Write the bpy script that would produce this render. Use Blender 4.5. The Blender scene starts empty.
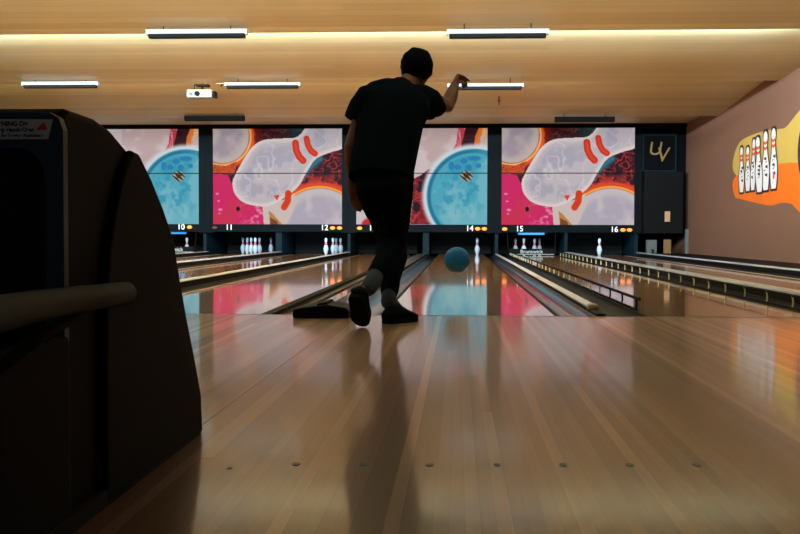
import bpy, bmesh, math, random
import numpy as np
from mathutils import Vector, Matrix
from math import pi, sin, cos, radians, sqrt, atan2
random.seed(4)
C = bpy.context.scene.collection

# ------------------------------------------------------------------ camera
CAM = Vector((-0.0681, -6.5167, 0.4952)); YAW, PIT, ROL, F = 0.0537, 0.0313, 0.0024, 1080.4
cd = bpy.data.cameras.new('camera'); cam = bpy.data.objects.new('camera', cd); C.objects.link(cam)
cd.sensor_width = 36; cd.lens = F/800*36; cd.clip_start = .05; cd.clip_end = 200
cam.location = CAM
cam.matrix_world = Matrix.Translation(CAM) @ Matrix.Rotation(YAW, 4, 'Z') @ Matrix.Rotation(pi/2-PIT, 4, 'X') @ Matrix.Rotation(ROL, 4, 'Z')
bpy.context.scene.camera = cam
_R = cam.matrix_world.to_3x3()
def at(px, py, Y):
    "world point seen at a pixel, at depth Y"
    d = _R @ Vector(((px-400)/F, -(py-267)/F, -1))
    return CAM + d*((Y-CAM.y)/d.y)

# ------------------------------------------------------------------ materials
def lin(c):
    return tuple((v/255/12.92 if v/255 <= .04045 else ((v/255+.055)/1.055)**2.4) for v in c)
def mat(name, col, rough=.5, metal=0, coat=0, coat_r=.05, emit=None, es=0, spec=.5, noise=0, nscale=20):
    m = bpy.data.materials.new(name); m.use_nodes = True
    nt = m.node_tree; b = nt.nodes['Principled BSDF']
    c = (*lin(col), 1)
    b.inputs['Base Color'].default_value = c
    b.inputs['Roughness'].default_value = rough; b.inputs['Metallic'].default_value = metal
    b.inputs['Coat Weight'].default_value = coat; b.inputs['Coat Roughness'].default_value = coat_r
    b.inputs['Specular IOR Level'].default_value = spec
    if emit:
        b.inputs['Emission Color'].default_value = (*lin(emit), 1); b.inputs['Emission Strength'].default_value = es
    n = nt.nodes.new('ShaderNodeTexNoise'); n.inputs['Scale'].default_value = nscale; n.inputs['Detail'].default_value = 4
    r = nt.nodes.new('ShaderNodeMapRange'); r.inputs['To Min'].default_value = 1-noise; r.inputs['To Max'].default_value = 1+noise
    mx = nt.nodes.new('ShaderNodeVectorMath'); mx.operation = 'SCALE'; mx.inputs[0].default_value = c[:3]
    tc = nt.nodes.new('ShaderNodeTexCoord'); L = nt.links.new
    L(tc.outputs['Object'], n.inputs['Vector']); L(n.outputs['Fac'], r.inputs['Value'])
    L(r.outputs[0], mx.inputs['Scale']); L(mx.outputs[0], b.inputs['Base Color'])
    return m

def boards(name, colors, width, seglen, rough, coat, coat_r, axis=0, gap=.04, grain=.12, big=0, spec=.5):
    "long boards side by side; axis 0: boards run along Y, axis 1: boards run along X"
    m = bpy.data.materials.new(name); m.use_nodes = True; nt = m.node_tree; b = nt.nodes['Principled BSDF']
    N = nt.nodes.new; L = nt.links.new
    tc = N('ShaderNodeTexCoord'); sp = N('ShaderNodeSeparateXYZ'); L(tc.outputs['Object'], sp.inputs[0])
    def math_(op, a, bb=None):
        n = N('ShaderNodeMath'); n.operation = op
        for i, v in enumerate((a, bb)):
            if v is None: continue
            if isinstance(v, (int, float)): n.inputs[i].default_value = v
            else: L(v, n.inputs[i])
        return n.outputs[0]
    u, v = (sp.outputs[0], sp.outputs[1]) if axis == 0 else (sp.outputs[1], sp.outputs[0])
    q = math_('DIVIDE', u, width); fl = math_('FLOOR', q); fr = math_('FRACT', q)
    w1 = N('ShaderNodeTexWhiteNoise'); w1.noise_dimensions = '1D'; L(fl, w1.inputs['W'])
    seg = math_('FLOOR', math_('ADD', math_('DIVIDE', v, seglen), math_('MULTIPLY', w1.outputs['Value'], 7.3)))
    w2 = N('ShaderNodeTexWhiteNoise'); w2.noise_dimensions = '1D'
    L(math_('ADD', math_('MULTIPLY', fl, 3.17), math_('MULTIPLY', seg, 11.7)), w2.inputs['W'])
    ramp = N('ShaderNodeValToRGB'); e = ramp.color_ramp.elements
    while len(e) < len(colors): e.new(.5)
    for i, c in enumerate(colors):
        e[i].position = i/(len(colors)-1); e[i].color = (*lin(c), 1)
    L(w2.outputs['Value'], ramp.inputs[0])
    mp = N('ShaderNodeMapping'); mp.inputs['Scale'].default_value = (60, 1.5, 60) if axis == 0 else (.8, 26, 20)
    L(tc.outputs['Object'], mp.inputs[0])
    ns = N('ShaderNodeTexNoise'); ns.inputs['Scale'].default_value = 1; ns.inputs['Detail'].default_value = 5; L(mp.outputs[0], ns.inputs['Vector'])
    g = math_('ADD', math_('MULTIPLY', math_('SUBTRACT', ns.outputs['Fac'], .5), grain*2), 1.0)
    if big:
        nb = N('ShaderNodeTexNoise'); nb.inputs['Scale'].default_value = 1; L(tc.outputs['Object'], nb.inputs['Vector'])
        mb = N('ShaderNodeMapping'); mb.inputs['Scale'].default_value = (.15, 2.2, 1) if axis else (1.2, .6, 1)
        L(tc.outputs['Object'], mb.inputs[0]); L(mb.outputs[0], nb.inputs['Vector'])
        g = math_('ADD', g, math_('MULTIPLY', math_('SUBTRACT', nb.outputs['Fac'], .5), big))
    edge = math_('LESS_THAN', fr, gap)
    g = math_('MULTIPLY', g, math_('SUBTRACT', 1.0, math_('MULTIPLY', edge, .35)))
    sc = N('ShaderNodeVectorMath'); sc.operation = 'SCALE'; L(ramp.outputs[0], sc.inputs[0]); L(g, sc.inputs['Scale'])
    L(sc.outputs[0], b.inputs['Base Color'])
    b.inputs['Roughness'].default_value = rough; b.inputs['Coat Weight'].default_value = coat; b.inputs['Coat Roughness'].default_value = coat_r
    b.inputs['Specular IOR Level'].default_value = spec
    return m

M = dict(
 approach = boards('approach_boards', [(128,78,54),(166,108,78),(138,88,62),(210,156,122),(146,94,68),(190,130,98)], .0275, 14.0, .36, .70, .10, gap=.05, grain=.10, big=.2, spec=.3),
 lane = boards('lane_boards', [(210,140,76),(238,170,100),(220,152,84),(244,184,116)], .0275, 4.0,   .12, .85, .045, gap=.05, grain=.10),
 ceiling = boards('ceiling_boards', [(186,170,128),(198,184,144),(180,162,118),(202,190,152)], .24, 30, .5, 0, .1, axis=1, gap=.03, grain=.10, big=.15),
 wall = mat('painted_wall', (124,88,71), .8, noise=.04, nscale=2),
 wall_dark = mat('black_wall', (13,15,18), .8, noise=.1, spec=.04),
 black = mat('black_plastic', (10,11,13), .6, noise=.05, spec=.1),
 machine = mat('machine_shell', (4,7,12), .6, noise=.08, nscale=8, spec=.06),
 machine_blue = mat('machine_face', (28,66,96), .4, noise=.08, nscale=8, spec=.3),
 rail_grey = mat('rail_rubber', (27,29,32), .65, noise=.08, nscale=30, spec=.25),
 void = mat('void', (5,5,6), .8),
 gutter = mat('gutter_plastic', (22,28,34), .3, noise=.05, coat=.5, coat_r=.10),
 gutter_matte = mat('gutter_matte', (46,36,30), .6, noise=.1, spec=.15),
 gutter_blue = mat('gutter_blue', (20,22,28), .55, noise=.1, spec=.12),
 gutter_tan = mat('gutter_tan', (128,112,100), .22, noise=.08, coat=.6, coat_r=.05),
 gutter_beige = mat('gutter_beige', (120,104,92), .6, noise=.08, spec=.15),
 cap = mat('cap_beige', (246,240,236), .4, noise=.04, coat=.5, coat_r=.15),
 cap_side = mat('cap_side', (30,24,21), .65, noise=.1, spec=.08),
 cap_grey = mat('cap_grey', (214,220,234), .3, noise=.04, coat=.5),
 edge = mat('lane_edge_strip', (222,200,170), .3, coat=.6),
 gold = mat('gold_bracket', (214,204,150), .4, noise=.06, spec=.5),
 rail_dark = mat('rail_dark', (9,9,10), .6, spec=.06),
 tan = mat('tan_end_cap', (170,132,84), .4, noise=.06),
 kick = mat('kickback_blue', (10,34,46), .6, noise=.1, spec=.1),
 curtain = mat('pit_curtain', (5,6,8), .9, noise=.2, nscale=3),
 white = mat('white_plastic', (150,152,156), .5),
 pin = mat('pin_white', (176,196,222), .35, coat=.3),
 pinred = mat('pin_red', (200,30,40), .3, coat=.5),
 ball = mat('blue_ball', (3,84,138), .55, noise=.3, nscale=9, spec=.12),
 hole = mat('finger_hole', (4,4,5), .8),
 lamp = mat('diffuser', (140,146,152), .6, emit=(215,226,236), es=.55),
 tubelight = mat('tube_glow', (230,240,255), .5, emit=(150,210,255), es=5),
 orange = mat('indicator', (255,140,50), .5, emit=(255,130,40), es=1.6),
 dimred = mat('indicator_dim', (70,20,30), .5, emit=(90,16,34), es=.5),
 digit = mat('digit', (220,220,225), .5, emit=(205,205,212), es=.8),
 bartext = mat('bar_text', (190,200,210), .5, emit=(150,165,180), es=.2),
 goldtext = mat('gold_letter', (140,110,52), .5, emit=(120,92,40), es=.1),
 plate = mat('wall_plate', (196,150,118), .6),
 greybox = mat('grey_box', (96,100,102), .7, noise=.1),
 brownboard = mat('brown_board', (134,96,56), .5, noise=.2),
 sticker = mat('sticker', (226,240,255), .45),
 stickertext = mat('sticker_text', (20,34,60), .5),
 stickerred = mat('sticker_red', (226,84,60), .5),
 skin = mat('skin', (120,76,58), .65, noise=.05, spec=.2),
 hair = mat('hair', (12,11,11), .9, noise=.3, nscale=120, spec=.04),
 shirt = mat('black_cotton', (12,15,21), .95, noise=.08, nscale=60, spec=.03),
 trousers = mat('black_denim', (13,16,21), .95, noise=.12, nscale=90, spec=.03),
 sock = mat('grey_sock', (52,60,72), .9, noise=.1, nscale=120),
 shoe = mat('black_shoe', (10,13,18), .8, spec=.08, noise=.1),
 sole = mat('shoe_sole', (16,19,25), .8, spec=.08, noise=.1),
 eye = mat('eye', (220,220,215), .2), lip = mat('lip', (130,70,62), .5),
 paint_orange = mat('paint_orange', (246,116,16), .7, noise=.08, nscale=3),
 paint_yellow = mat('paint_yellow', (204,172,84), .7, noise=.05, nscale=3),
 paint_black = mat('paint_black', (22,18,26), .7), paint_white = mat('paint_white', (245,240,245), .7, noise=.03),
 paint_red = mat('paint_red', (250,84,52), .7), paint_purple = mat('paint_purple', (74,30,84), .7, noise=.1),
 dot = mat('dot_inlay', (40,24,16), .4), seam = mat('seam', (56,38,26), .4),
)

# ------------------------------------------------------------------ helpers
def wloc(o):
    v = Vector((0,0,0))
    while o: v += o.location; o = o.parent
    return v
def obj(name, bm, m, parent=None, smooth=False, mods=None):
    me = bpy.data.meshes.new(name)
    if parent is not None: bmesh.ops.translate(bm, verts=bm.verts, vec=-wloc(parent))
    bmesh.ops.recalc_face_normals(bm, faces=bm.faces) if smooth != 'keep' else None
    if smooth:
        for f in bm.faces: f.smooth = True
    bm.to_mesh(me); bm.free()
    for mm in (m if isinstance(m, (list, tuple)) else [m]): me.materials.append(mm)
    o = bpy.data.objects.new(name, me); C.objects.link(o)
    if parent is not None: o.parent = parent
    return o
def tag(o, label=None, cat=None, group=None, kind=None):
    if label: o['label'] = label
    if cat: o['category'] = cat
    if group: o['group'] = group
    if kind: o['kind'] = kind
    return o
def thing(name, loc, label, cat, group=None):
    o = bpy.data.objects.new(name, None); C.objects.link(o); o.location = loc; o.empty_display_size = .1
    return tag(o, label, cat, group)
def bevel(o, w, seg=2):
    b = o.modifiers.new('bevel', 'BEVEL'); b.width = w; b.segments = seg; b.limit_method = 'ANGLE'; b.angle_limit = radians(40)
    return o
def box(bm, x0, x1, y0, y1, z0, z1, mi=0):
    r = bmesh.ops.create_cube(bm, size=1, matrix=Matrix.Translation(((x0+x1)/2,(y0+y1)/2,(z0+z1)/2)) @ Matrix.Diagonal((abs(x1-x0),abs(y1-y0),abs(z1-z0),1)))
    for v in r['verts']:
        for f in v.link_faces: f.material_index = mi
    return bm
def BX(*a, **k): return box(bmesh.new(), *a, **k)
def prism(bm, pts, axis, a, b):
    "extrude a polygon; axis 'x': pts are (y,z); 'y': (x,z); 'z': (x,y)"
    def mk(p, t): return {'x': (t,p[0],p[1]), 'y': (p[0],t,p[1]), 'z': (p[0],p[1],t)}[axis]
    va = [bm.verts.new(mk(p,a)) for p in pts]; vb = [bm.verts.new(mk(p,b)) for p in pts]
    n = len(pts)
    bm.faces.new(va); bm.faces.new(vb[::-1])
    for i in range(n): bm.faces.new((va[i], vb[i], vb[(i+1)%n], va[(i+1)%n]))
    return bm
def tube(bm, pts, radii, seg=16, side=None, dome=True):
    "tapered elliptical tube through pts; radii float or (a along side, b across)"
    pts = [Vector(p) for p in pts]
    R = [(r, r) if isinstance(r, (int, float)) else r for r in radii]
    if dome:
        t0 = (pts[0]-pts[1]).normalized(); t1 = (pts[-1]-pts[-2]).normalized()
        pre, pr, post, po = [], [], [], []
        for a in (.97,.8,.5):
            k = sqrt(1-a*a); m0 = min(R[0]); m1 = min(R[-1])
            pre.append(pts[0]+t0*m0*a); pr.append((R[0][0]*k, R[0][1]*k))
            post.insert(0, pts[-1]+t1*m1*a); po.insert(0, (R[-1][0]*k, R[-1][1]*k))
        pts = pre+pts+post; R = pr+R+po
    rings = []; prev = Vector(side) if side is not None else None
    for i, p in enumerate(pts):
        t = (pts[min(i+1,len(pts)-1)]-pts[max(i-1,0)]).normalized()
        if prev is None: prev = t.orthogonal()
        s = (Vector(side) if side is not None else prev); s = (s-t*s.dot(t)).normalized(); prev = s
        u = t.cross(s)
        rings.append([bm.verts.new(p+s*cos(2*pi*k/seg)*R[i][0]+u*sin(2*pi*k/seg)*R[i][1]) for k in range(seg)])
    for a, b in zip(rings, rings[1:]):
        for k in range(seg): bm.faces.new((a[k], a[(k+1)%seg], b[(k+1)%seg], b[k]))
    bm.faces.new(rings[0][::-1]); bm.faces.new(rings[-1])
    return bm
def TU(*a, **k): return tube(bmesh.new(), *a, **k)
def ellipsoid(bm, c, r, rot=None, seg=24):
    mt = Matrix.Translation(c) @ (rot.to_matrix().to_4x4() if rot else Matrix()) @ Matrix.Diagonal((*r,1))
    bmesh.ops.create_uvsphere(bm, u_segments=seg, v_segments=seg*2//3, radius=1, matrix=mt); return bm
def lathe(bm, prof, seg=20, mi=None):
    rings = []
    for r, z in prof: rings.append([bm.verts.new((r*cos(2*pi*k/seg), r*sin(2*pi*k/seg), z)) for k in range(seg)])
    for i, (a, b) in enumerate(zip(rings, rings[1:])):
        for k in range(seg):
            f = bm.faces.new((a[k], a[(k+1)%seg], b[(k+1)%seg], b[k]))
            if mi: f.material_index = mi[i]
    bm.faces.new(rings[0][::-1]); bm.faces.new(rings[-1]); return bm
def text(name, s, loc, size, m, parent, rot=(pi/2,0,0), ext=.002, align='CENTER', bold=.0, shear=0, sx=1):
    cu = bpy.data.curves.new(name, 'FONT'); cu.body = s; cu.size = size; cu.extrude = ext; cu.align_x = align; cu.align_y = 'CENTER'; cu.offset = bold; cu.shear = shear
    t = bpy.data.objects.new('tmp', cu); C.objects.link(t)
    bpy.context.view_layer.update()
    me = bpy.data.meshes.new_from_object(t.evaluated_get(bpy.context.evaluated_depsgraph_get()))
    bpy.data.objects.remove(t); me.materials.clear(); me.materials.append(m)
    from mathutils import Euler
    me.transform(Matrix.Translation(Vector(loc)-wloc(parent)) @ Euler(rot).to_matrix().to_4x4() @ Matrix.Diagonal((sx,1,1,1)))
    o = bpy.data.objects.new(name, me); C.objects.link(o); o.parent = parent
    return o
def structure(name, bm, m): return tag(obj(name, bm, m), kind='structure')

# ------------------------------------------------------------------ the room
XL, XR, YB = -13.5, 5.0, 20.3
fl = structure('floor', BX(XL, XR, -9, 0, -.12, 0), M['approach'])
obj('seam_line', BX(-.726, -.7235, -9, -.3, -.001, .0006), M['seam'], fl)
obj('foul_line', BX(XL, XR, -.03, .0, -.001, .0008), M['seam'], fl)
dots = [(-.547,-4.278,.007),(-.413,-4.23,.011),(-.269,-4.226,.011),(-.127,-4.222,.011),(.017,-4.212,.009),(.158,-4.203,.011),(.301,-4.194,.011),(.445,-4.184,.011)]
for x, y, r in dots:
    bm = bmesh.new(); bmesh.ops.create_cone(bm, cap_ends=True, segments=20, radius1=r, radius2=r, depth=.002, matrix=Matrix.Translation((x,y,0)) @ Matrix.Diagonal((.8,1.6,1,1)))
    tag(obj('approach_dot', bm, M['dot'], fl), 'dark round approach marker dot')
structure('floor_beneath_lanes', BX(XL, XR, 0, YB, -.3, -.12), M['void'])
structure('wall_right', BX(XR, XR+.15, -9, YB, -.12, 3.4), M['wall'])
structure('wall_left', BX(XL-.15, XL, -9, YB, -.12, 3.4), M['wall'])
structure('wall_back', BX(XL, XR, YB, YB+.15, -.12, 3.4), M['wall_dark'])
# sawtooth timber ceiling: each panel slopes down towards the pins and ends in a hidden step
prof = [(-9,3.3),(-5,3.0),(-5,3.3),(-1,3.02),(-1,3.3),(3,3.02),(3,3.3),(7,3.0),(7,3.13),(11,2.93),(11,3.10),(15,2.80),(15,2.98),(YB,2.93)]
structure('ceiling', prism(bmesh.new(), prof+[(YB,3.5),(-9,3.5)], 'x', XL-.1, XR+.1), M['ceiling'])
structure('trim_1', BX(XL, XR, 17.86, 17.99, 2.865, 3.05), M['black'])           # black head above the displays
# black bulkhead to the right of the displays
structure('wall_bulkhead', BX(3.9, XR, 17.95, 18.1, .5, 2.95), M['wall_dark'])

# ------------------------------------------------------------------ lanes
LW = .5265
LX = {16: 3.155, 15: 1.585, 14: 0.0, 13: -1.78, 12: -3.32, 11: -5.0, 10: -6.62}
side_word = {16:'16',15:'15',14:'14',13:'13',12:'12',11:'11',10:'10'}
def gutter_bm(x0, x1, y0, y1):
    bm = bmesh.new(); n = 12; d = .062
    top = [(x0, .0)] + [(x0+.012+(x1-x0-.024)*(.5-.5*cos(pi*k/n)), -.004-d*sin(pi*k/n)) for k in range(n+1)] + [(x1, .0)]
    prism(bm, top+[(x1,-.12),(x0,-.12)], 'y', y0, y1); return bm
def make_lane(n):
    cx = LX[n]
    t = thing('bowling_lane', (cx, 0, 0), 'polished timber bowling lane running to the opening beneath number %s' % side_word[n], 'bowling lane', 'bowling lanes')
    obj('lane_bed', BX(cx-LW, cx+LW, 0, 19.3, -.12, 0), M['lane'], t)
    for s in (-1, 1):
        xa, xb = (cx-LW-.235, cx-LW) if s < 0 else (cx+LW, cx+LW+.235)
        mm = M['gutter_beige'] if (n == 13 and s == 1) else M['gutter'] if n == 14 else M['gutter_blue'] if n >= 15 else M['gutter_matte']
        o = obj('gutter', gutter_bm(xa+.001, xb-.001, 0, 19.3), mm, t, smooth=False)
        if n in (10, 11, 12, 13) and s < 0: obj('edge_strip', BX(cx-LW-.004, cx-LW+.016, 0, 18, -.02, .003), M['edge'], t)
        if n == 16 and s > 0: obj('edge_strip', BX(cx+LW-.016, cx+LW+.004, 0, 18, -.02, .003), M['edge'], t)
        if n in (13, 14, 15) and not (n==13 and s<0): obj('edge_strip', BX(cx+s*LW-.012, cx+s*LW+(.05 if n==13 else .012), 0, 18, -.02, .002), M['rail_dark'], t)
    return t
for n in LX: make_lane(n)

def divider(a, b, hgt, capm, label, y0=0.02, capz=.012, over=.004):
    xa, xb = LX[a]+LW+.2355, LX[b]-LW-.2355
    t = thing('lane_divider', ((xa+xb)/2, y0, 0), label, 'lane divider', 'dividers between the lanes')
    bevel(obj('divider_base', BX(xa, xb, y0, 17.9, -.119, hgt-capz), M['cap_side'], t), .003)
    bevel(obj('divider_cap', BX(xa-over, xb+over, y0, 17.9, hgt-capz, hgt), capm, t), .004)
    return t, xa, xb
divider(10, 11, .07, M['cap'], 'beige capped divider between lanes 10 and 11')
divider(11, 12, .07, M['cap'], 'beige capped divider between lanes 11 and 12')
divider(12, 13, .07, M['cap'], 'beige capped divider between lanes 12 and 13', over=.042)
t, xa, xb = divider(14, 15, .034, M['cap'], 'low beige capped divider between lanes 14 and 15', .44)
bevel(obj('end_cap', BX(xa-.003, xb+.003, .385, .50, .0, .047), M['tan'], t), .02, 4)
tb_ = thing('rail_end_block', (xb+.04, .1, 0), 'dark block at the foul line in front of the tan end cap', 'end block')
bevel(obj('block', BX(xa+.002, xb-.002, .03, .38, -.11, .012), M['black'], tb_), .004, 2)
divider(15, 16, .085, M['cap_grey'], 'grey capped divider between lanes 15 and 16 behind the gold bracketed rail', capz=.02, over=.035)
# ball return track between 13 and 14
xa, xb = LX[13]+LW+.236, LX[14]-LW-.236
t = thing('ball_return_track', ((xa+xb)/2, 0, 0), 'low beige ball return track cover between lanes 13 and 14', 'ball return track')
obj('track_cover', prism(bmesh.new(), [(xa,-.119),(xa,.012),(xa+.03,.03),((xa+xb)/2,.038),(xb-.03,.03),(xb,.012),(xb,-.119)], 'y', .10, 17.9), M['gutter_tan'], t)
for x in (xa+.012, xb-.012): obj('cover_edge', BX(x-.012, x+.012, .10, 17.9, .01, .036), M['rail_dark'], t)
# black foul-line box in front of it
t = thing('foul_unit', (-.875, -.25, 0), 'low black box on the foul line beside the trailing shoe', 'ball return box')
bm = prism(bmesh.new(), [(-1.03,0),(-1.03,.05),(-.97,.062),(-.83,.078),(-.72,.062),(-.70,.045),(-.70,0)], 'y', -.28, .08)
bevel(obj('housing', bm, M['black'], t), .01, 3)
bm = prism(bmesh.new(), [(-.90,.06),(-.83,.078),(-.83,.092),(-.89,.082)], 'y', -.24, .06)
bm2 = obj('lid', bm, M['cap_side'], t)

# dark bank and cap right of lane 16
t = thing('side_bank', (4.4, 0, 0), 'dark bank with grey cap strip between lane 16 and the right wall', 'side bank')
obj('bank_board', BX(LX[16]+LW+.236, 4.999, 0, 17.9, -.119, .06), M['black'], t)
bevel(obj('cap_strip', BX(LX[16]+LW+.236, LX[16]+LW+.31, 0, 17.9, .06, .082), M['cap_grey'], t), .005)
# dark floor board left of lane 10
tag(obj('lane_apron', BX(XL+.002, LX[10]-LW-.237, 0, 19.3, -.119, -.001), M['gutter']), 'dark boards beyond the left gutter of lane 10', 'floor board')

# bumper rails either side of lane 15
def bumper(x, y0, label, top, m_post, n, z1):
    t = thing('bumper_rail', (x, y0, 0), label, 'bumper rail', 'raised bumper rails')
    obj('top_rail', TU([(x,y0-.12,z1),(x,17.6,z1)], [top,top], seg=12), M['rail_dark'], t, smooth=True)
    obj('bottom_rail', BX(x-.008, x+.008, y0, 17.6, .0005, .014), M['rail_dark'], t)
    for k in range(n):
        y = y0+.03+k*.6
        if y > 17.5: break
        bm = bmesh.new()
        pts = [(x, y, .004), (x+.005, y, .03), (x+.005, y, .055), (x-.0, y, z1)]
        tube(bm, pts, [(.0065,.0065)]*4, seg=8)
        bm.normal_update()
        obj('bracket', bm, m_post if k > 2 or m_post is not M['gold'] or x > 1.5 else M['rail_dark'], t, smooth=True)
    return t
bumper(1.075, .47, 'black ladder-like bumper rail along the left edge of lane 15', .010, M['gold'], 30, .082)
tr = bumper(2.135, .10, 'bumper rail with gold brackets along the right edge of lane 15', .006, M['gold'], 30, .085)

# ------------------------------------------------------------------ pit area
pk = [('10',-7.38),('10',-5.87),('12',-4.165),('12',-2.55),('13',-.80),('14',.80),('15',2.36),('16',3.93)]
klab = {-7.38:'left of lane 10', -5.87:'between lanes 10 and 11', -4.165:'between lanes 11 and 12', -2.55:'between lanes 12 and 13', -.80:'between lanes 13 and 14', .80:'between lanes 14 and 15', 2.36:'between lanes 15 and 16', 3.93:'right of lane 16'}
for _, x in pk:
    w = {-.80:.07, -4.165:.07}.get(x, .035)
    tag(bevel(obj('kickback_panel', BX(x-w, x+w, 18.0, 20.0, .002, .56), M['kick']), .004), 'dark blue pinsetter side panel ' + klab[x], 'side panel', 'pinsetter side panels')
for n, x in LX.items():
    tag(obj('pit_curtain', BX(x-.72, x+.72, 19.75, 19.78, 0, .62), M['curtain']), 'black ball stop curtain behind the pins of lane %d' % n, 'curtain', 'pit curtains')
# deck lamps over the pins
def deck_lamp(n, es, y=18.06, dx=0):
    x = LX[n]+dx
    dz = -.075 if n in (10, 15) else 0
    t = thing('pin_deck_lamp', (x, y, .62), 'blue white lamp above the pins of lane %d' % n, 'lamp', 'pin deck lamps')
    obj('reflector', BX(x-.34, x+.34, y-.03, y+.16, .585+dz, .60+dz), M['kick'], t)
    obj('lamp_bracket', BX(x-.03, x+.03, y+.02, y+.22, .60+dz, .682), M['kick'], t)
    obj('lamp_tube', TU([(x-.28,y+.02,.56+dz),(x+.28,y+.02,.56+dz)], [.022,.022], seg=12), es, t, smooth=True)
    return t
tb = M['tubelight']
tl2 = mat('tube_strong', (20,70,100), .5, emit=(40,130,190), es=1.6)
tl3 = mat('tube_soft', (230,240,255), .5, emit=(120,190,225), es=1.6)
for n, mm in ((10,tl2),(11,tl3),(12,tb),(13,tl3),(14,tl3),(15,tl2),(16,tl3)): deck_lamp(n, mm)
def pl(x, y, z, e, sx=.6, col=(.42,.78,1)):
    l = bpy.data.lights.new('deck_light', 'AREA'); l.shape = 'RECTANGLE'; l.size = sx; l.size_y = .05; l.energy = e; l.color = col
    o = bpy.data.objects.new('deck_light', l); C.objects.link(o); o.location = (x,y,z); o.rotation_euler = (radians(38),0,0)
for n, e in ((10,1.5),(11,3.0),(12,9),(13,.3),(14,3.5),(15,7.0),(16,8.0)): pl(LX[n], 18.0, .535, e)

# pins
pin_prof = [(.0,0),(.0258,.0),(.0288,.006),(.036,.03),(.049,.07),(.0605,.114),(.0565,.15),(.045,.186),(.031,.218),(.0235,.250),(.0225,.262),(.0235,.28),(.0295,.312),(.0324,.343),(.030,.362),(.020,.376),(.004,.381)]
idx = [0]*(len(pin_prof)-1)
for i in (8,10): idx[i] = 1
pb = lathe(bmesh.new(), pin_prof[1:], 20, idx[1:])
pin0 = obj('bowling_pin', pb, [M['pin'], M['pinred']], smooth=True)
first = [True]
def pin(x, y, label, group):
    o = pin0
    if not first[0]: o = pin0.copy(); C.objects.link(o)
    first[0] = False
    o.location = (x, y, .001); tag(o, label, 'bowling pin', group)
g = 'pins standing at the end of lane 11'
for i, (px, y, w) in enumerate([(243,19.05,'leftmost pin'),(247.3,18.8,'second pin from the left'),(251.3,18.56,'third pin from the left'),(255.3,18.3,'foremost pin'),(259.5,18.8,'fifth pin from the left'),(271,19.1,'rightmost pin, apart from the others')]):
    pin(at(px,255,y).x, y, 'red necked white bowling pin on lane 11, %s' % w, g)
g = 'pins standing at the end of lane 12'
for px, y, w in [(326,18.3,'leftmost of the four'),(333,18.56,'second of the four from the left'),(336.2,19.05,'half hidden third of the four'),(340.6,18.8,'rightmost of the four')]:
    pin(at(px,255,y).x, y, 'white bowling pin on lane 12, %s' % w, g)
pin(at(477.2,255,18.7).x, 18.7, 'single white bowling pin left on lane 14 right of the flying ball', None)
g = 'pins behind the lettered bar on lane 15'
for px, y, w in [(515.5,18.85,'dim leftmost pin'),(523.8,18.35,'bright front pin'),(534.5,18.6,'third pin from the left'),(539.5,18.95,'rightmost pin')]:
    pin(at(px,255,y).x, y, 'white bowling pin on lane 15, %s' % w, g)
pin(at(599.3,255,18.3).x, 18.3, 'single white bowling pin left standing on lane 16', None)
pin(at(187,255,18.4).x, 18.4, 'white bowling pin on lane 10 behind the lettered bar', None)

# sweep bars with lettering on lanes 10 and 15
def sweep(n, zc, label):
    x = LX[n]
    t = thing('sweep_bar', (x, 17.9, zc), label, 'sweep bar')
    bevel(obj('bar', BX(x-.50, x+.50, 17.95, 18.0, zc-.055, zc+.075), M['black'], t), .006)
    text('lettering', 'Brunswick', (x, 17.946, zc+.01), .115, M['bartext'], t, sx=1.05)
    obj('strip', BX(x-.5, x+.5, 17.94, 17.952, zc-.052, zc-.044), M['cap_grey'], t)
    for s in (-1,1): obj('arm', TU([(x+s*.52,17.97,zc),(x+s*.55,18.05,.6)], [.012,.012], seg=8), M['black'], t, smooth=True)
sweep(10, .10, 'black sweep bar with white lettering at far left, under the blue glowing lamp')
sweep(15, .075, 'black sweep bar with white lettering in front of four pins, between bumper rails')
# pin table hoods above each lane
for n in LX:
    tag(bevel(obj('pinsetter_hood', BX(LX[n]-.66, LX[n]+.66, 18.25, 19.6, .68, .95), M['black']), .01), 'black underside of the pinsetter over lane %d' % n, 'pinsetter', 'pinsetter undersides')

# ------------------------------------------------------------------ displays
def polymask(X, Y, pts):
    m = np.zeros(X.shape, bool); n = len(pts)
    for i in range(n):
        x1, y1 = pts[i]; x2, y2 = pts[(i+1)%n]
        if y1 == y2: continue
        c = ((y1 > Y) != (y2 > Y)) & (X < (x2-x1)*(Y-y1)/(y2-y1)+x1)
        m ^= c
    return m
def vnoise(X, Y, s, seed):
    r = np.random.RandomState(seed); g = r.rand(96, 96)
    x = X/s; y = Y/s; xi = np.floor(x).astype(int) % 95; yi = np.floor(y).astype(int) % 95
    fx = x-np.floor(x); fy = y-np.floor(y); fx = fx*fx*(3-2*fx); fy = fy*fy*(3-2*fy)
    return (g[yi,xi]*(1-fx)+g[yi,xi+1]*fx)*(1-fy)+(g[yi+1,xi]*(1-fx)+g[yi+1,xi+1]*fx)*fy
def fbm(X, Y, s, seed): return (vnoise(X,Y,s,seed)*.5+vnoise(X,Y,s/2,seed+1)*.3+vnoise(X,Y,s/4,seed+2)*.2)
def mixc(col, c, a):
    a = np.clip(a, 0, 1)[..., None]; return col*(1-a)+np.array(c, float)*a
def smooth(x, a, b):
    t = np.clip((x-a)/(b-a), 0, 1); return t*t*(3-2*t)
def crackle(X, Y, s, seed):
    a = np.abs(fbm(X,Y,s,seed)-.5); b = np.abs(fbm(X,Y,s*.7,seed+9)-.5)
    return np.clip(1-np.minimum(a,b)/.022, 0, 1)
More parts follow.
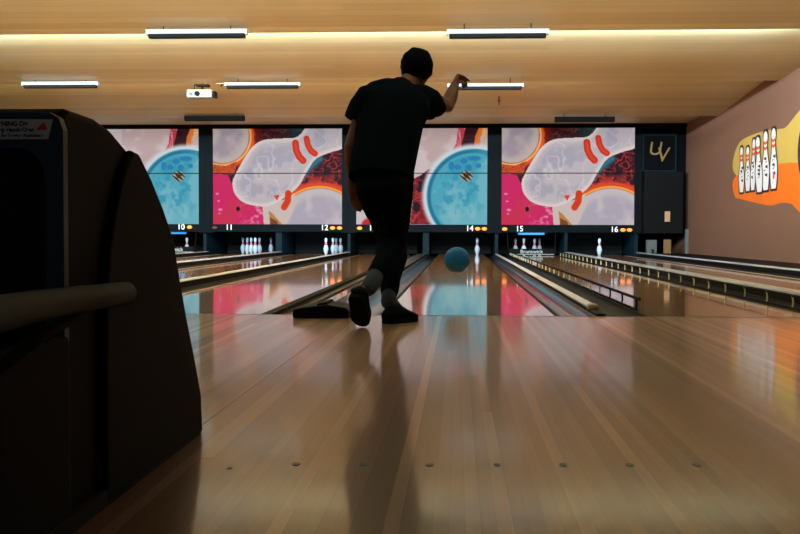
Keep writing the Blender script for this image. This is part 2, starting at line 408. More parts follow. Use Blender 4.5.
def dseg(X, Y, x1, y1, x2, y2):
    dx, dy = x2-x1, y2-y1; t = np.clip(((X-x1)*dx+(Y-y1)*dy)/(dx*dx+dy*dy), 0, 1)
    return np.hypot(X-x1-t*dx, Y-y1-t*dy)
def polydist(X, Y, pts, closed=False):
    d = np.full(X.shape, 1e9)
    for a, b in zip(pts, pts[1:]+([pts[0]] if closed else [])): d = np.minimum(d, dseg(X,Y,*a,*b))
    return d
def art_pins(X, Y):
    n1 = fbm(X,Y,40,3); n2 = fbm(X,Y,90,7)
    col = np.zeros(X.shape+(3,)); col[:] = (58,20,26)
    col = mixc(col, (30,52,56), smooth(X,300,400)*(1-smooth(Y,20,60)))
    col = mixc(col, (190,120,110), crackle(X,Y,50,21)*.5)
    # upper left ball
    d = np.hypot(X-45, Y-35)
    col = mixc(col, (120,24,20), (1-smooth(d,150,200)))
    col = mixc(col, (236,90,30), (1-smooth(np.abs(d-140+(n1-.5)*14),6,20)))
    col = mixc(col, (250,190,110), (1-smooth(np.abs(d-133),2,7)))
    col = mixc(col, (200,182,178), 1-smooth(d,122,129)); col = mixc(col, (166,152,164), (1-smooth(d,80,118))*smooth(n2,.35,.7))
    # cracks under that ball
    m = polymask(X,Y,[(0,165),(60,172),(115,150),(100,210),(0,212)]) & (d > 130)
    col = mixc(col, (214,84,44), m*1.); col = mixc(col, (80,14,20), m*(crackle(X,Y,22,5)))
    # dark crackle area at right
    reg = polymask(X,Y,[(420,225),(450,175),(500,130),(606,80),(606,310),(560,290),(400,265)])
    col = np.where(reg[...,None], np.array((52,22,36.)), col)
    col = mixc(col, (208,64,52), reg*crackle(X,Y,70,31)); col = mixc(col, (150,40,50), reg*smooth(n1,.5,.75)*.6)
    col = mixc(col, (50,116,140), reg*(1-smooth(polydist(X,Y,[(415,225),(450,180),(500,140)]),4,30)))
    col = mixc(col, (226,70,54), reg*smooth(Y,205,250)*smooth(n1,.35,.55)*.8)
    # lower right pin
    d = np.hypot((X-500)/1.12, Y-440)
    col = mixc(col, (232,76,40), (1-smooth(np.abs(d-176),8,22))*(X > 370))
    col = mixc(col, (250,176,70), (1-smooth(np.abs(d-170),2,7))*(X > 370))
    col = mixc(col, (206,196,200), 1-smooth(d,160,167)); col = mixc(col, (182,174,188), (1-smooth(d,110,150))*smooth(n2,.35,.6))
    # pink
    pk = polymask(X,Y,[(0,208),(70,215),(92,262),(112,320),(170,350),(232,362),(244,450),(0,450)])
    sp = smooth(fbm(X,Y,14,51),.52,.66)*smooth(X,90,220)
    col = np.where(pk[...,None], np.array((216,38,104.)), col)
    col = mixc(col, (206,60,70), pk*smooth(n2,.5,.7)*.5)
    col = mixc(col, (240,160,190), pk*sp*.8)
    for (a,b,r) in ((20,302,7),(26,336,6),(34,376,9),(30,394,5)): col = mixc(col, (240,150,185), (1-smooth(np.hypot((X-a)/1.6,Y-b),r*.4,r))*.9)
    # between
    gp = polymask(X,Y,[(232,352),(330,330),(380,300),(400,330),(345,450),(240,450)])
    col = np.where(gp[...,None], np.array((214,196,190.)), col)
    col = mixc(col, (196,130,60), polymask(X,Y,[(262,378),(282,396),(330,450),(268,450)])*.9)
    col = mixc(col, (120,66,34), polymask(X,Y,[(268,412),(300,428),(310,450),(270,450)])*.9)
    # main pin
    P = [(470,-30),(400,36),(330,45),(240,52),(185,85),(140,150),(104,215),(92,250),(102,300),(140,340),(200,358),(262,358),(330,325),(400,270),(436,210),(482,142),(545,112),(620,80),(620,-30)]
    Q = []
    for i in range(len(P)):
        a, b, c, d = [np.array(P[(i+k-1) % len(P)], float) for k in range(4)]
        for t in (0,.25,.5,.75): Q.append(tuple(.5*((2*b)+(c-a)*t+(2*a-5*b+4*c-d)*t*t+(3*b-a-3*c+d)*t**3)))
    P = Q
    ins = polymask(X,Y,P); dd = polydist(X,Y,P,True)
    col = np.where(ins[...,None], np.array((200,190,196.)), col)
    col = mixc(col, (228,214,212), ins*(1-smooth(dd,6,22)))
    col = mixc(col, (170,166,184), ins*smooth(dd,18,50)*smooth(fbm(X,Y,70,77),.42,.62)*.75)
    col = mixc(col, (226,216,220), ins*(1-smooth(np.abs(fbm(X,Y,110,83)-.5),.0,.03))*.6)
    for pts, w in (([(388,66),(392,100),(406,130),(424,148)],17),([(440,46),(446,76),(462,104),(480,116)],15)):
        q = polydist(X,Y,pts); col = mixc(col, (214,44,26), 1-smooth(q,w-3,w)); col = mixc(col, (240,96,48), (1-smooth(q,w*.3,w*.6))*.5)
    q = polydist(X,Y,[(354,300),(352,335),(335,364)]); col = mixc(col, (222,60,30), 1-smooth(q,13,17))
    col = mixc(col, (222,70,40), polymask(X,Y,[(284,310),(314,306),(302,334)])*1.)
    col = mixc(col, (20,14,16), 1-smooth(np.hypot((X-118)/.8,Y-372),9,13))
    col *= (.90+.10*smooth(Y,0,90))[...,None]
    return col
def art_ball(X, Y):
    n1 = fbm(X,Y,46,103); n2 = fbm(X,Y,90,107)
    col = np.zeros(X.shape+(3,)); col[:] = (198,172,170)
    col = mixc(col, (214,196,196), smooth(n2,.4,.6))
    d = np.hypot(X-544, Y-312)
    # crackle at left of ball
    reg = polymask(X,Y,[(250,444),(262,330),(250,240),(300,215),(335,188),(400,190),(400,444)])
    col = np.where(reg[...,None], np.array((128,24,40.)), col)
    col = mixc(col, (228,76,70), reg*crackle(X,Y,40,131)); col = mixc(col, (36,14,28), reg*smooth(n1,.52,.66))
    # far left bottom pin tip
    col = mixc(col, (216,206,206), polymask(X,Y,[(0,0),(240,0),(240,444),(0,444)])*.6)
    col = mixc(col, (206,40,50), (1-smooth(np.hypot(X-60,Y-452),30,44)))
    # streaks on top
    col = mixc(col, (206,60,80), polymask(X,Y,[(440,108),(462,70),(470,0),(540,0),(520,60),(468,112)])*smooth(fbm(X*2.2,Y*.5,30,141),.3,.5))
    col = mixc(col, (44,16,24), polymask(X,Y,[(478,100),(496,40),(504,0),(566,0),(556,100),(520,96)])*.95)
    col = mixc(col, (240,122,40), polymask(X,Y,[(546,95),(548,40),(566,0),(596,0),(572,40),(568,96)])*.95)
    col = mixc(col, (250,190,120), polymask(X,Y,[(582,0),(596,0),(606,20),(578,60)])*.8)
    col = mixc(col, (206,184,176), polymask(X,Y,[(577,70),(606,30),(606,140),(582,110)])*1.)
    # ball
    col = mixc(col, (214,222,226), (1-smooth(d,226,252)))
    col = mixc(col, (62,150,180), (1-smooth(d,214,221)))
    col = mixc(col, (28,120,156), (1-smooth(np.abs(d-206),3,9))*smooth(560-X,-60,60))
    col = mixc(col, (80,172,194), (1-smooth(d,192,200)))
    col = mixc(col, (126,190,204), (1-smooth(d,180,196))*smooth(n2,.42,.62)*.8)
    col = mixc(col, (48,150,184), (1-smooth(d,180,196))*smooth(n1,.55,.7)*.7)
    col = mixc(col, (150,200,208), (1-smooth(d,180,196))*smooth(Y,330,420)*.45)
    for (a,b,rx,ry) in ((545,138,34,13),(498,152,20,15),(470,178,18,13),(520,180,16,18),(440,172,15,22),(566,172,14,12)):
        col = mixc(col, (36,134,184), 1-smooth(np.hypot((X-a)/rx,(Y-b)/ry),.7,1.05))
    q = np.hypot((X-510)/1.1,Y-220); col = mixc(col, (190,170,140), 1-smooth(q,20,27)); col = mixc(col, (52,40,30), 1-smooth(q+10*np.sin(X*.25-Y*.3),16,20))
    col *= (.90+.10*smooth(Y,0,90))[...,None]
    return col
def screen_mat():
    m = bpy.data.materials.new('display_image'); m.use_nodes = True; nt = m.node_tree; b = nt.nodes['Principled BSDF']
    a = nt.nodes.new('ShaderNodeAttribute'); a.attribute_name = 'Col'
    b.inputs['Base Color'].default_value = (.002,.002,.002,1); b.inputs['Roughness'].default_value = .6; b.inputs['Specular IOR Level'].default_value = .04
    nt.links.new(a.outputs['Color'], b.inputs['Emission Color']); b.inputs['Emission Strength'].default_value = .92
    return m
SM = screen_mat()
W, ZB, ZT = 2.958, .691, 2.860
def panel_mesh(name, art, v0, v1):
    nx = 270; ny = max(2, int(200*(v1-v0)))
    u = np.linspace(0,1,nx); v = np.linspace(v0,v1,ny); U, V = np.meshgrid(u, v)
    col = art(U*606, V*444)/255; col = np.where(col <= .04045, col/12.92, ((np.clip(col,0,1)+.055)/1.055)**2.4)
    co = np.stack([(U-.5)*W, np.zeros_like(U), ZT-(ZT-ZB)*V], -1).reshape(-1,3)
    i = (np.arange(ny-1)[:,None]*nx+np.arange(nx-1)[None,:]).reshape(-1)
    fc = np.stack([i, i+nx, i+nx+1, i+1], -1)
    me = bpy.data.meshes.new(name); me.from_pydata(co.tolist(), [], fc.tolist())
    at_ = me.color_attributes.new('Col', 'FLOAT_COLOR', 'POINT')
    at_.data.foreach_set('color', np.concatenate([col.reshape(-1,3), np.ones((nx*ny,1))], 1).astype(np.float32).ravel())
    me.materials.append(SM); return me
arts = {k: (panel_mesh('upper_panel', f, 0, .4615), panel_mesh('lower_panel', f, .4705, 1)) for k, f in (('pins',art_pins),('ball',art_ball))}
YS = 17.93
def display(cx, kind, nums, lamps, label):
    t = thing('scoring_display', (cx, YS, ZB), label, 'display', 'displays above the lanes')
    hw = 1.64
    bm = bmesh.new()
    box(bm, cx-hw, cx-W/2, YS-.03, YS+.06, .50, ZT+.03); box(bm, cx+W/2, cx+hw, YS-.03, YS+.06, .50, ZT+.03)
    box(bm, cx-W/2, cx+W/2, YS-.03, YS+.06, ZT, ZT+.03); box(bm, cx-W/2, cx+W/2, YS-.03, YS+.06, .52, ZB)
    box(bm, cx-W/2, cx+W/2, YS+.02, YS+.06, ZB, ZT); box(bm, cx-W/2, cx+W/2, YS-.02, YS+.03, ZT-(ZT-ZB)*.4705, ZT-(ZT-ZB)*.4615)
    obj('frame', bm, M['frame'], t)
    for me, nm in zip(arts[kind], ('upper_panel','lower_panel')):
        o = bpy.data.objects.new(nm, me); C.objects.link(o); o.parent = t; o.location = (0, 0, -ZB)
    for s, x, z in nums: text('lane_number', s, (x, YS-.034, z), .175, M['digit'], t, bold=.002)
    for x, z, mm in lamps:
        bm = bmesh.new(); ellipsoid(bm, (x,YS-.03,z), (.06,.012,.038), seg=16); obj('indicator_lamp', bm, mm, t, smooth=True)
M['frame'] = mat('display_frame', (16,24,30), .7, noise=.05, spec=.04)
O, D = M['orange'], M['dimred']
display(-7.465, 'ball', [('9',-8.56,.62),('10',-6.397,.622)], [(-6.20,.622,O),(-8.85,.62,O)], 'display with blue ball picture above lane number 10 at far left')
display(-4.182, 'pins', [('11',-5.284,.617),('12',-3.10,.613)], [(-5.62,.614,D),(-2.916,.610,O),(-2.756,.610,O)], 'display with white pins picture above lane numbers 11 and 12')
display(-.898, 'ball', [('13',-2.006,.608),('14',.19,.604)], [(-2.301,.606,O),(.371,.598,O),(.52,.598,O)], 'display with blue ball picture above lane numbers 13 and 14 behind the bowler')
display(2.382, 'pins', [('15',1.309,.596),('16',3.42,.586)], [(.977,.594,O),(3.614,.580,O),(3.758,.580,O)], 'display with white pins picture above lane numbers 15 and 16')

# ------------------------------------------------------------------ right end: emblem, cabinet, plate, boxes
t = thing('emblem_sign', (4.39, 17.94, 1.87), 'dark framed sign with gold letters U and V right of the displays', 'sign')
bevel(obj('sign_board', BX(4.03, 4.78, 17.90, 17.949, 1.87, 2.72), M['wall_dark'], t), .006)
bm = bmesh.new()
for a in ((4.03,4.06,1.87,2.72),(4.74,4.78,1.87,2.72),(4.04,4.74,2.68,2.72),(4.04,4.74,1.87,1.91)): box(bm, a[0],a[1],17.885,17.90,a[2],a[3])
obj('sign_frame', bm, M['kick'], t)
text('letter', 'U', (4.30, 17.893, 2.38), .42, M['goldtext'], t, shear=.15)
text('letter', 'V', (4.46, 17.889, 2.24), .46, M['goldtext'], t, shear=.15)
t = thing('speaker_cabinet', (4.43, 17.7, .5), 'tall black cabinet below the gold lettered sign', 'cabinet')
bevel(obj('body', BX(4.025, 4.87, 17.55, 17.9495, .50, 1.865), M['black'], t), .012)
t = thing('wall_plate', (4.59, 17.54, .88), 'small beige plate on the black cabinet', 'wall plate')
bevel(obj('plate', BX(4.465, 4.585, 17.535, 17.55, .76, .99), M['plate'], t), .006)
t = thing('equipment_box', (4.25, 17.8, 0), 'small grey box with dark notch beyond lane 16', 'box')
bevel(obj('casing', BX(4.12, 4.33, 17.7, 17.9, .0605, .36), M['greybox'], t), .01)
obj('notch', BX(4.21, 4.27, 17.69, 17.71, .062, .15), M['void'], t)
tag(bevel(obj('brown_board', BX(4.50, 4.66, 17.8, 17.86, .0605, .37), M['brownboard']), .005), 'brown board leaning beside the grey box beyond lane 16', 'board')
structure('trim_2', BX(4.93, XR, 17.6, 17.66, 0, .6), M['greybox'])

# ------------------------------------------------------------------ ceiling fixtures
def fixture(x0, x1, y, z, white, black, lit, label, dep=.09):
    t = thing('ceiling_light', ((x0+x1)/2, y, z), label, 'ceiling light', 'strip lights under the ceiling steps')
    if lit:
        bevel(obj('diffuser', BX(x0, x1, y, y+dep, z, z+white), M['lamp'], t), .006)
        for x in (x0, x1): obj('end_cap', BX(x-.012, x+.012, y-.004, y+dep, z-.012, z+white), M['white'], t)
    bevel(obj('housing', BX(x0+.02, x1-.02, y-.01, y+dep, z-black, z), M['black'] if lit else M['wall_dark'], t), .01)
    for x in (x0+.2, x1-.2): obj('hanger', TU([(x,y+.05,z+white-.002),(x,y+.05,z+white+.25)], [.006,.006], seg=8), M['black'], t)
fixture(-3.886,-2.657, 6.6, 2.926, .055, .052, True, 'lit strip light at upper left, first from the left in the front row')
fixture(-.206, .998, 6.6, 2.900, .055, .052, True, 'lit strip light above and right of the bowler in the front row')
fixture(-7.086,-5.859, 10.6, 2.866, .050, .050, True, 'lit strip light in the second row above the black machine')
fixture(-3.786,-2.600, 10.6, 2.843, .044, .050, True, 'lit strip light in the second row beside the projector')
fixture(-.237, .939, 10.6, 2.808, .044, .050, True, 'lit strip light in the second row behind the raised hand')
fixture(-5.493,-4.26, 14.6, 2.80, .0, .10, False, 'unlit black strip fixture above the display of lanes 11 and 12', .12)
fixture(1.774, 2.964, 14.6, 2.756, .0, .10, False, 'unlit black strip fixture above the display of lanes 15 and 16', .12)
# projector
t = thing('projector', (-4.35, 11.3, 2.8), 'small white projector hanging from the ceiling near the second row of lights', 'projector')
bevel(obj('body', BX(-4.56, -4.14, 11.2, 11.5, 2.73, 2.86), M['white'], t), .02, 3)
bm = bmesh.new(); bmesh.ops.create_cone(bm, cap_ends=True, segments=20, radius1=.045, radius2=.04, depth=.05, matrix=Matrix.Translation((-4.38,11.185,2.79)) @ Matrix.Rotation(pi/2,4,'X')); obj('lens', bm, M['black'], t)
bm = bmesh.new(); bmesh.ops.create_cone(bm, cap_ends=True, segments=20, radius1=.03, radius2=.03, depth=.03, matrix=Matrix.Translation((-4.49,11.19,2.79)) @ Matrix.Rotation(pi/2,4,'X')); obj('lens', bm, M['greybox'], t)
obj('side_grille', BX(-4.145,-4.10,11.24,11.46,2.74,2.84), M['black'], t)
bm = bmesh.new(); tube(bm, [(-4.33,11.35,2.85),(-4.33,11.35,3.1)], [.02,.02], seg=10); box(bm,-4.43,-4.22,11.25,11.45,2.93,2.96); tube(bm, [(-4.45,11.3,2.86),(-4.45,11.3,3.08)], [.007,.007], seg=8); obj('mount', bm, M['black'], t)
t = thing('spot_lamp', (-4.0, 11.3, 2.97), 'tiny white bracket lamp between projector and strip light', 'lamp')
bevel(obj('head', BX(-4.07,-3.94,11.25,11.36,2.955,3.0), M['white'], t), .01); obj('arm', TU([(-4.0,11.3,2.93),(-4.0,11.3,3.12)], [.012,.012], seg=8), M['black'], t)
t = thing('sprinkler_head', (.653, 13, 2.83), 'small dark sprinkler head hanging from the ceiling right of the bowler', 'sprinkler')
obj('pipe', TU([(.653,13,2.80),(.653,13,3.02)], [.01,.01], seg=8), M['black'], t)
bm = bmesh.new(); bmesh.ops.create_cone(bm, cap_ends=True, segments=16, radius1=.03, radius2=.03, depth=.01, matrix=Matrix.Translation((.653,13,2.87))); obj('deflector', bm, M['black'], t)

# ------------------------------------------------------------------ wall mural
t = thing('wall_mural', (XR-.001, 11.5, 1.6), 'painted mural of bowling pins on orange and yellow patches on right wall', 'mural')
def flat(name, pts, m, x, parent=None):
    def cr(p, n=6):
        out = []; N = len(p)
        for i in range(N):
            a, b, c, d = [Vector(p[(i+k-1) % N]) for k in range(4)]
            for j in range(n):
                s = j/n; out.append(tuple(.5*((2*b)+(c-a)*s+(2*a-5*b+4*c-d)*s*s+(3*b-a-3*c+d)*s**3)))
        return out
    return obj(name, prism(bmesh.new(), cr(pts), 'x', x, x+.0006), m, parent or t)
flat('yellow_patch', [(13.731,1.636),(13.772,1.896),(13.323,2.153),(12.369,2.209),(11.49,2.194),(10.952,2.159),(10.555,2.159),(9.877,2.344),(8.9,2.5),(8.3,2.2),(8.4,1.5),(9.841,1.42),(10.946,1.442),(12.915,1.449)], M['paint_yellow'], XR-.0016)
flat('orange_patch', [(13.821,1.401),(13.682,1.523),(13.399,1.563),(12.723,1.579),(11.733,1.589),(10.949,1.605),(10.328,1.589),(9.843,1.564),(8.6,1.6),(8.2,1.2),(8.6,.8),(9.5,.76),(9.809,.808),(10.1,.904),(10.3,.96),(10.761,.983),(11.416,.959),(12.441,1.047),(13.239,1.124),(13.622,1.173)], M['paint_orange'], XR-.0024)
def painted_pin(i, yt, zt, yb, zb, hw):
    h = zt-zb; P = [(.0,.55),(.02,.66),(.12,.84),(.30,1.0),(.42,.92),(.56,.62),(.68,.44),(.78,.44),(.88,.58),(.95,.52),(.985,.32),(1.0,.1)]
    def outline(k, e):
        L = [(yb+(yt-yb)*a+(hw*w+e), zb+h*a+(e if a > .5 else -e)*(abs(a-.5)*1.4)) for a, w in P]
        Rr = [(yb+(yt-yb)*a-(hw*w+e), zb+h*a+(e if a > .5 else -e)*(abs(a-.5)*1.4)) for a, w in P[::-1]]
        return L+Rr
    x = XR-.0034-.002*i
    b = flat('painted_pin', outline(0,.05), M['paint_black'], x)
    flat('pin_face', outline(0,0), M['paint_white'], x-.0008, b)
    for a in (.70,.79):
        c = yb+(yt-yb)*a; z = zb+h*a
        obj('pin_stripe', prism(bmesh.new(), [(c+hw*.46,z+.0),(c,z-.025),(c-hw*.46,z+.0),(c-hw*.48,z+.05),(c,z+.025),(c+hw*.48,z+.05)], 'x', x-.0014, x-.001), M['paint_red'], b)
    rr = random.Random(i); bm = bmesh.new()
    for k in range(5):
        z = zb+h*(.25+.07*k); c = yb+rr.uniform(-.3,.3)*hw
        prism(bm, [(c+.4*hw,z),(c-.3*hw,z+.03*rr.choice((-1,1))),(c-.3*hw,z+.03),(c+.4*hw,z+.022)], 'x', x-.0014, x-.001)
    obj('pin_lettering', bm, M['paint_black'], b)
    if i == 3: flat('pin_badge', [(yb+.05,zb+h*.2),(yb,zb+h*.15),(yb-.05,zb+h*.2),(yb,zb+h*.26)], M['paint_red'], x-.0016, b)
for i, a in enumerate([(12.79,2.02,12.754,1.249,.16),(13.20,2.049,13.163,1.243,.17),(12.38,2.12,12.42,1.252,.15),(11.22,2.194,11.176,1.227,.19),(11.668,2.188,11.623,1.221,.20),(12.13,2.134,11.98,1.202,.20)]): painted_pin(i, *a)
cir = lambda y, z, r: [(y+r*cos(2*pi*k/16), z+r*sin(2*pi*k/16)) for k in range(16)]
flat('painted_ball', cir(9.42,1.72,.56), M['paint_black'], XR-.004); flat('ball_face', cir(9.42,1.72,.50), M['paint_purple'], XR-.0052)

# ------------------------------------------------------------------ the ball in the air
p = at(457, 260, 2.158)
t = thing('bowling_ball', p, 'blue bowling ball flying just above lane 14', 'bowling ball')
bm = bmesh.new(); bmesh.ops.create_uvsphere(bm, u_segments=40, v_segments=26, radius=.104, matrix=Matrix.Translation(p)); obj('shell', bm, M['ball'], t, smooth=True)
for dx, dz in ((-.02,.05),(.02,.052),(0,.015)):
    n = Vector((dx+.03,.06,dz+.05)).normalized(); bm = bmesh.new()
    bmesh.ops.create_cone(bm, cap_ends=True, segments=16, radius1=.012, radius2=.012, depth=.004, matrix=Matrix.Translation(p+n*.1035) @ n.to_track_quat('Z','Y').to_matrix().to_4x4()); obj('finger_hole', bm, M['hole'], t)

# ------------------------------------------------------------------ ball return machine at left
t = thing('ball_return_machine', (-.95, -4.4, 0), 'large black ball return machine at left with warning sticker', 'ball return')
side = [(-3.885,0),(-3.888,.05),(-3.903,.10),(-3.97,.19),(-4.05,.30),(-4.10,.39),(-4.157,.479),(-4.24,.545),(-4.326,.603),(-4.41,.650),(-4.533,.686),(-4.62,.698),(-4.75,.700),(-4.78,.688),(-4.79,.64),(-4.79,0)]
bevel(obj('hood', prism(bmesh.new(), side, 'x', -1.22, -.712), M['machine'], t), .012, 3)
cov = [(-3.878,0.0),(-3.893,.10),(-3.96,.20),(-4.04,.31),(-4.09,.39),(-4.146,.484),(-4.23,.55),(-4.318,.608),(-4.40,.652),(-4.44,.655),(-4.49,.62),(-4.54,.56),(-4.59,.47),(-4.61,.36),(-4.615,.2),(-4.615,0.0)]
bevel(obj('side_cover', prism(bmesh.new(), cov, 'x', -.718, -.698), M['machine'], t), .01, 3)
# front plate with rounded opening
bm = bmesh.new()
outer = [(-1.22,.10),(-.705,.10),(-.705,.66),(-.712,.680),(-.728,.689),(-1.22,.689)]
def rr(x0, x1, z0, z1, r, n=6):
    o = []
    for cx_, cz_, a0 in ((x1-r,z0+r,-90),(x1-r,z1-r,0),(x0+r,z1-r,90),(x0+r,z0+r,180)):
        for k in range(n+1): a = radians(a0+90*k/n); o.append((cx_+r*cos(a), cz_+r*sin(a)))
    return o
inn = rr(-1.17, -.735, .30, .632, .05)
me_o = [bm.verts.new((x,-4.80,z)) for x, z in outer]; me_i = [bm.verts.new((x,-4.80,z)) for x, z in inn]
eo = [bm.edges.new((me_o[i], me_o[(i+1)%len(me_o)])) for i in range(len(me_o))]; ei = [bm.edges.new((me_i[i], me_i[(i+1)%len(me_i)])) for i in range(len(me_i))]
bmesh.ops.triangle_fill(bm, use_beauty=True, edges=eo+ei)
r = bmesh.ops.extrude_face_region(bm, geom=bm.faces[:]); bmesh.ops.translate(bm, verts=[v for v in r['geom'] if isinstance(v, bmesh.types.BMVert)], vec=(0,.02,0))
obj('front_plate', bm, M['machine_blue'], t)
obj('opening', prism(bmesh.new(), rr(-1.17,-.735,.30,.632,.05), 'y', -4.794, -4.789), M['void'], t)
bevel(obj('base', BX(-1.22, -.70, -5.5, -4.78, 0, .33), M['machine'], t), .015, 3)
obj('skirt', BX(-1.21, -.699, -5.49, -3.9, 0, .03), M['void'], t)
bm = TU([(-.655,-4.64,.388),(-.640,-4.9,.394),(-.60,-5.2,.402),(-.53,-5.55,.412),(-.47,-5.75,.414)], [.0205]*5, seg=24)
gr = obj('guard_rail', bm, M['rail_grey'], t, smooth=True)
obj('rail_strut', TU([(-.645,-4.86,.378),(-.675,-5.0,.34),(-.715,-5.1,.29)], [.010]*3, seg=12), M['rail_grey'], t, smooth=True)
obj('rail_strut', TU([(-.652,-4.72,.388),(-.72,-4.70,.388)], [.012]*2, seg=12), M['rail_grey'], t, smooth=True)
st = obj('warning_sticker', prism(bmesh.new(), [(-.90,.6455),(-.729,.6455),(-.721,.677),(-.90,.679)], 'y', -4.8022, -4.8), M['sticker'], t)
text('sticker_text', 'WARNING D>', (-.762,-4.8026,.670), .0105, M['stickertext'], st, ext=.0002, align='RIGHT', bold=.0004)
text('sticker_text', 'Keep Hands Clear', (-.752,-4.8026,.6605), .009, M['stickertext'], st, ext=.0002, align='RIGHT', bold=.0003)
text('sticker_text', 'Call Attendant for Service Assistance', (-.737,-4.8026,.6515), .0078, M['stickertext'], st, ext=.0002, align='RIGHT', bold=.0002)
obj('warning_triangle', prism(bmesh.new(), [(-.749,.660),(-.730,.6605),(-.7355,.674)], 'y', -4.8027, -4.802), M['stickerred'], st)

# ------------------------------------------------------------------ the bowler
def remesh(o, vs, sm=4):
    r = o.modifiers.new('remesh', 'REMESH'); r.mode = 'VOXEL'; r.voxel_size = vs; r.use_smooth_shade = True
    s = o.modifiers.new('smooth', 'SMOOTH'); s.iterations = sm; s.factor = .5
    return o
A = at
who = thing('person', (-.42, -.55, 0), 'person in black T-shirt and trousers bowling, right arm raised after release', 'person')
neck = A(405,86,-.33); headc = A(416.8,69,-.24)
Ls, Le, Lw = A(368,97,-.42), A(351.5,146,-.47), A(352,180,-.42)
Rs, Re, Rw = A(431,101,-.32), A(447.5,106,-.08), A(454.5,86,.02)
hipL, kneeL, ankL = A(376,196,-.62), A(391,243,-.42), A(390,300,-.58)
hipR, kneeR, ankR = A(398,196,-.58), A(390,247,-.62), A(372.5,279,-.93)
bm = bmesh.new()
tube(bm, [A(385,185,-.6), A(386,150,-.52), A(391,115,-.43), A(399,95,-.36)], [(.15,.10),(.15,.10),(.165,.11),(.12,.08)], side=(1,0,0))
tube(bm, [A(400,98,-.36), neck, A(413,78,-.26)], [.062,.058,.056])
ellipsoid(bm, headc, (.077,.094,.108), rot=Matrix.Rotation(radians(-14),3,'X').to_quaternion())
fz = lambda x, y, z: headc+Vector((x,y,z))
ellipsoid(bm, fz(0,.092,-.015), (.014,.022,.022)); ellipsoid(bm, fz(0,.075,-.075), (.045,.03,.03)); ellipsoid(bm, fz(0,.07,.03), (.05,.03,.02))
for s in (-1, 1): ellipsoid(bm, fz(s*.08,.0,-.012), (.012,.02,.032))
for s, h, k, a in ((0,hipL,kneeL,ankL),(1,hipR,kneeR,ankR)): tube(bm, [h,(h+k)/2,k,(k+a)/2,a], [.085,.075,.055,.052,.036])
tube(bm, [Ls,(Ls+Le)/2,Le,(Le*.6+Lw*.4),Lw], [.052,.046,.040,.041,.028])
tube(bm, [Rs,(Rs+Re)/2,Re,(Re*.55+Rw*.45),Rw], [.052,.047,.040,.042,.029])
def hand(bm, w, palm, fingers, thumb):
    tube(bm, [w, w*.4+palm*.6, palm], [(.028,.02),(.036,.018),(.040,.015)], side=thumb[2])
    for f in fingers: tube(bm, f, [.0095]+[.009]*(len(f)-2)+[.0075], seg=8)
    tube(bm, thumb[0], thumb[1], seg=8)
V_ = Vector
pm = A(355.5,196,-.40); fs = []
for k in range(4):
    b_ = pm+V_((-.026+.018*k, .012-.004*k, -.01)); ln = (.068,.08,.076,.058)[3-k]
    fs.append([b_, b_+V_((.004,.016,-ln*.5)), b_+V_((.016,.010,-ln*.95))])
hand(bm, Lw, pm, fs, ([Lw*.6+pm*.4+V_((.012,.02,0)), pm+V_((.040,.022,-.0)), pm+V_((.046,.024,-.038))], [.012,.011,.009], (1,0,0)))
pm = A(457.5,77.5,.05); fs = []
for k in range(4):
    b_ = pm+V_((.006+.004*k, -.026+.017*k, .012-.006*k))
    ln = (.075,.08,.07,.055)[k]
    if k == 0: fs.append([b_, b_+V_((.03,0,-.010)), b_+V_((.062,-.002,-.036))])
    else: fs.append([b_, b_+V_((.034,.004,-.008)), b_+V_((.038,.006,-.042)), b_+V_((.016,.004,-.05))])
hand(bm, Rw, pm, fs, ([Rw*.6+pm*.4, pm+V_((.02,-.04,-.03)), pm+V_((.045,-.042,-.045))], [.013,.011,.009], (0,1,0)))
tube(bm, [ankL, ankL+V_((.03,.08,-.05))], [.036,.034]); tube(bm, [ankR, ankR+V_((-.03,-.05,-.05))], [.034,.03])
body = remesh(obj('body', bm, M['skin'], who, smooth=True), .0055, 2)
# hair, eyes, mouth
bm = bmesh.new(); ellipsoid(bm, fz(0,-.016,.016), (.094,.100,.104), rot=Matrix.Rotation(radians(-10),3,'X').to_quaternion(), seg=32)
for v in bm.verts:
    q = v.co-headc
    if q.y > .035 and q.z < .055: v.co = headc+q*.80
    if q.z < -.078: v.co = headc+Vector((q.x*.9,q.y*.9,-.078+(q.z+.078)*.3))
    v.co += (v.co-headc).normalized()*(.004*sin(q.x*70)*sin(q.z*60+q.y*50)+.002*sin(q.x*210+q.y*160)*sin(q.z*190))
obj('hair', bm, M['hair'], who, smooth=True)
for s in (-1, 1):
    bm = bmesh.new(); ellipsoid(bm, fz(s*.030,.083,.004), (.012,.008,.008), seg=12); obj('eye', bm, M['eye'], who, smooth=True)
bm = bmesh.new(); ellipsoid(bm, fz(0,.094,-.052), (.022,.008,.007), seg=12); obj('mouth', bm, M['lip'], who, smooth=True)
# T-shirt
bm = bmesh.new()
tube(bm, [A(381,179.5,-.60), A(382,168,-.575), A(386,146,-.52), A(390,122,-.46), A(394,105,-.41), A(398,94,-.375), A(401,88,-.35)],
     [(.182,.135),(.180,.13),(.183,.128),(.190,.13),(.212,.125),(.190,.10),(.130,.075)], side=(1,0,0), seg=28, dome=False)
tube(bm, [A(400,92,-.36), A(404,84,-.33)], [.085,.066], dome=False)
tube(bm, [A(394,97,-.38), A(374,96,-.40), Ls, A(360,107,-.44), A(354,120,-.455)], [.078,.074,.074,.066,.062], dome=False)
tube(bm, [A(404,97,-.36), A(424,97,-.34), A(431,100,-.31), A(435,105,-.24), A(437.5,109,-.19)], [.075,.072,.066,.060,.057], dome=False)
tube(bm, [A(420,105,-.33), A(429,111,-.27)], [.07,.055])
remesh(obj('t_shirt', bm, M['shirt'], who, smooth=True), .009, 3)
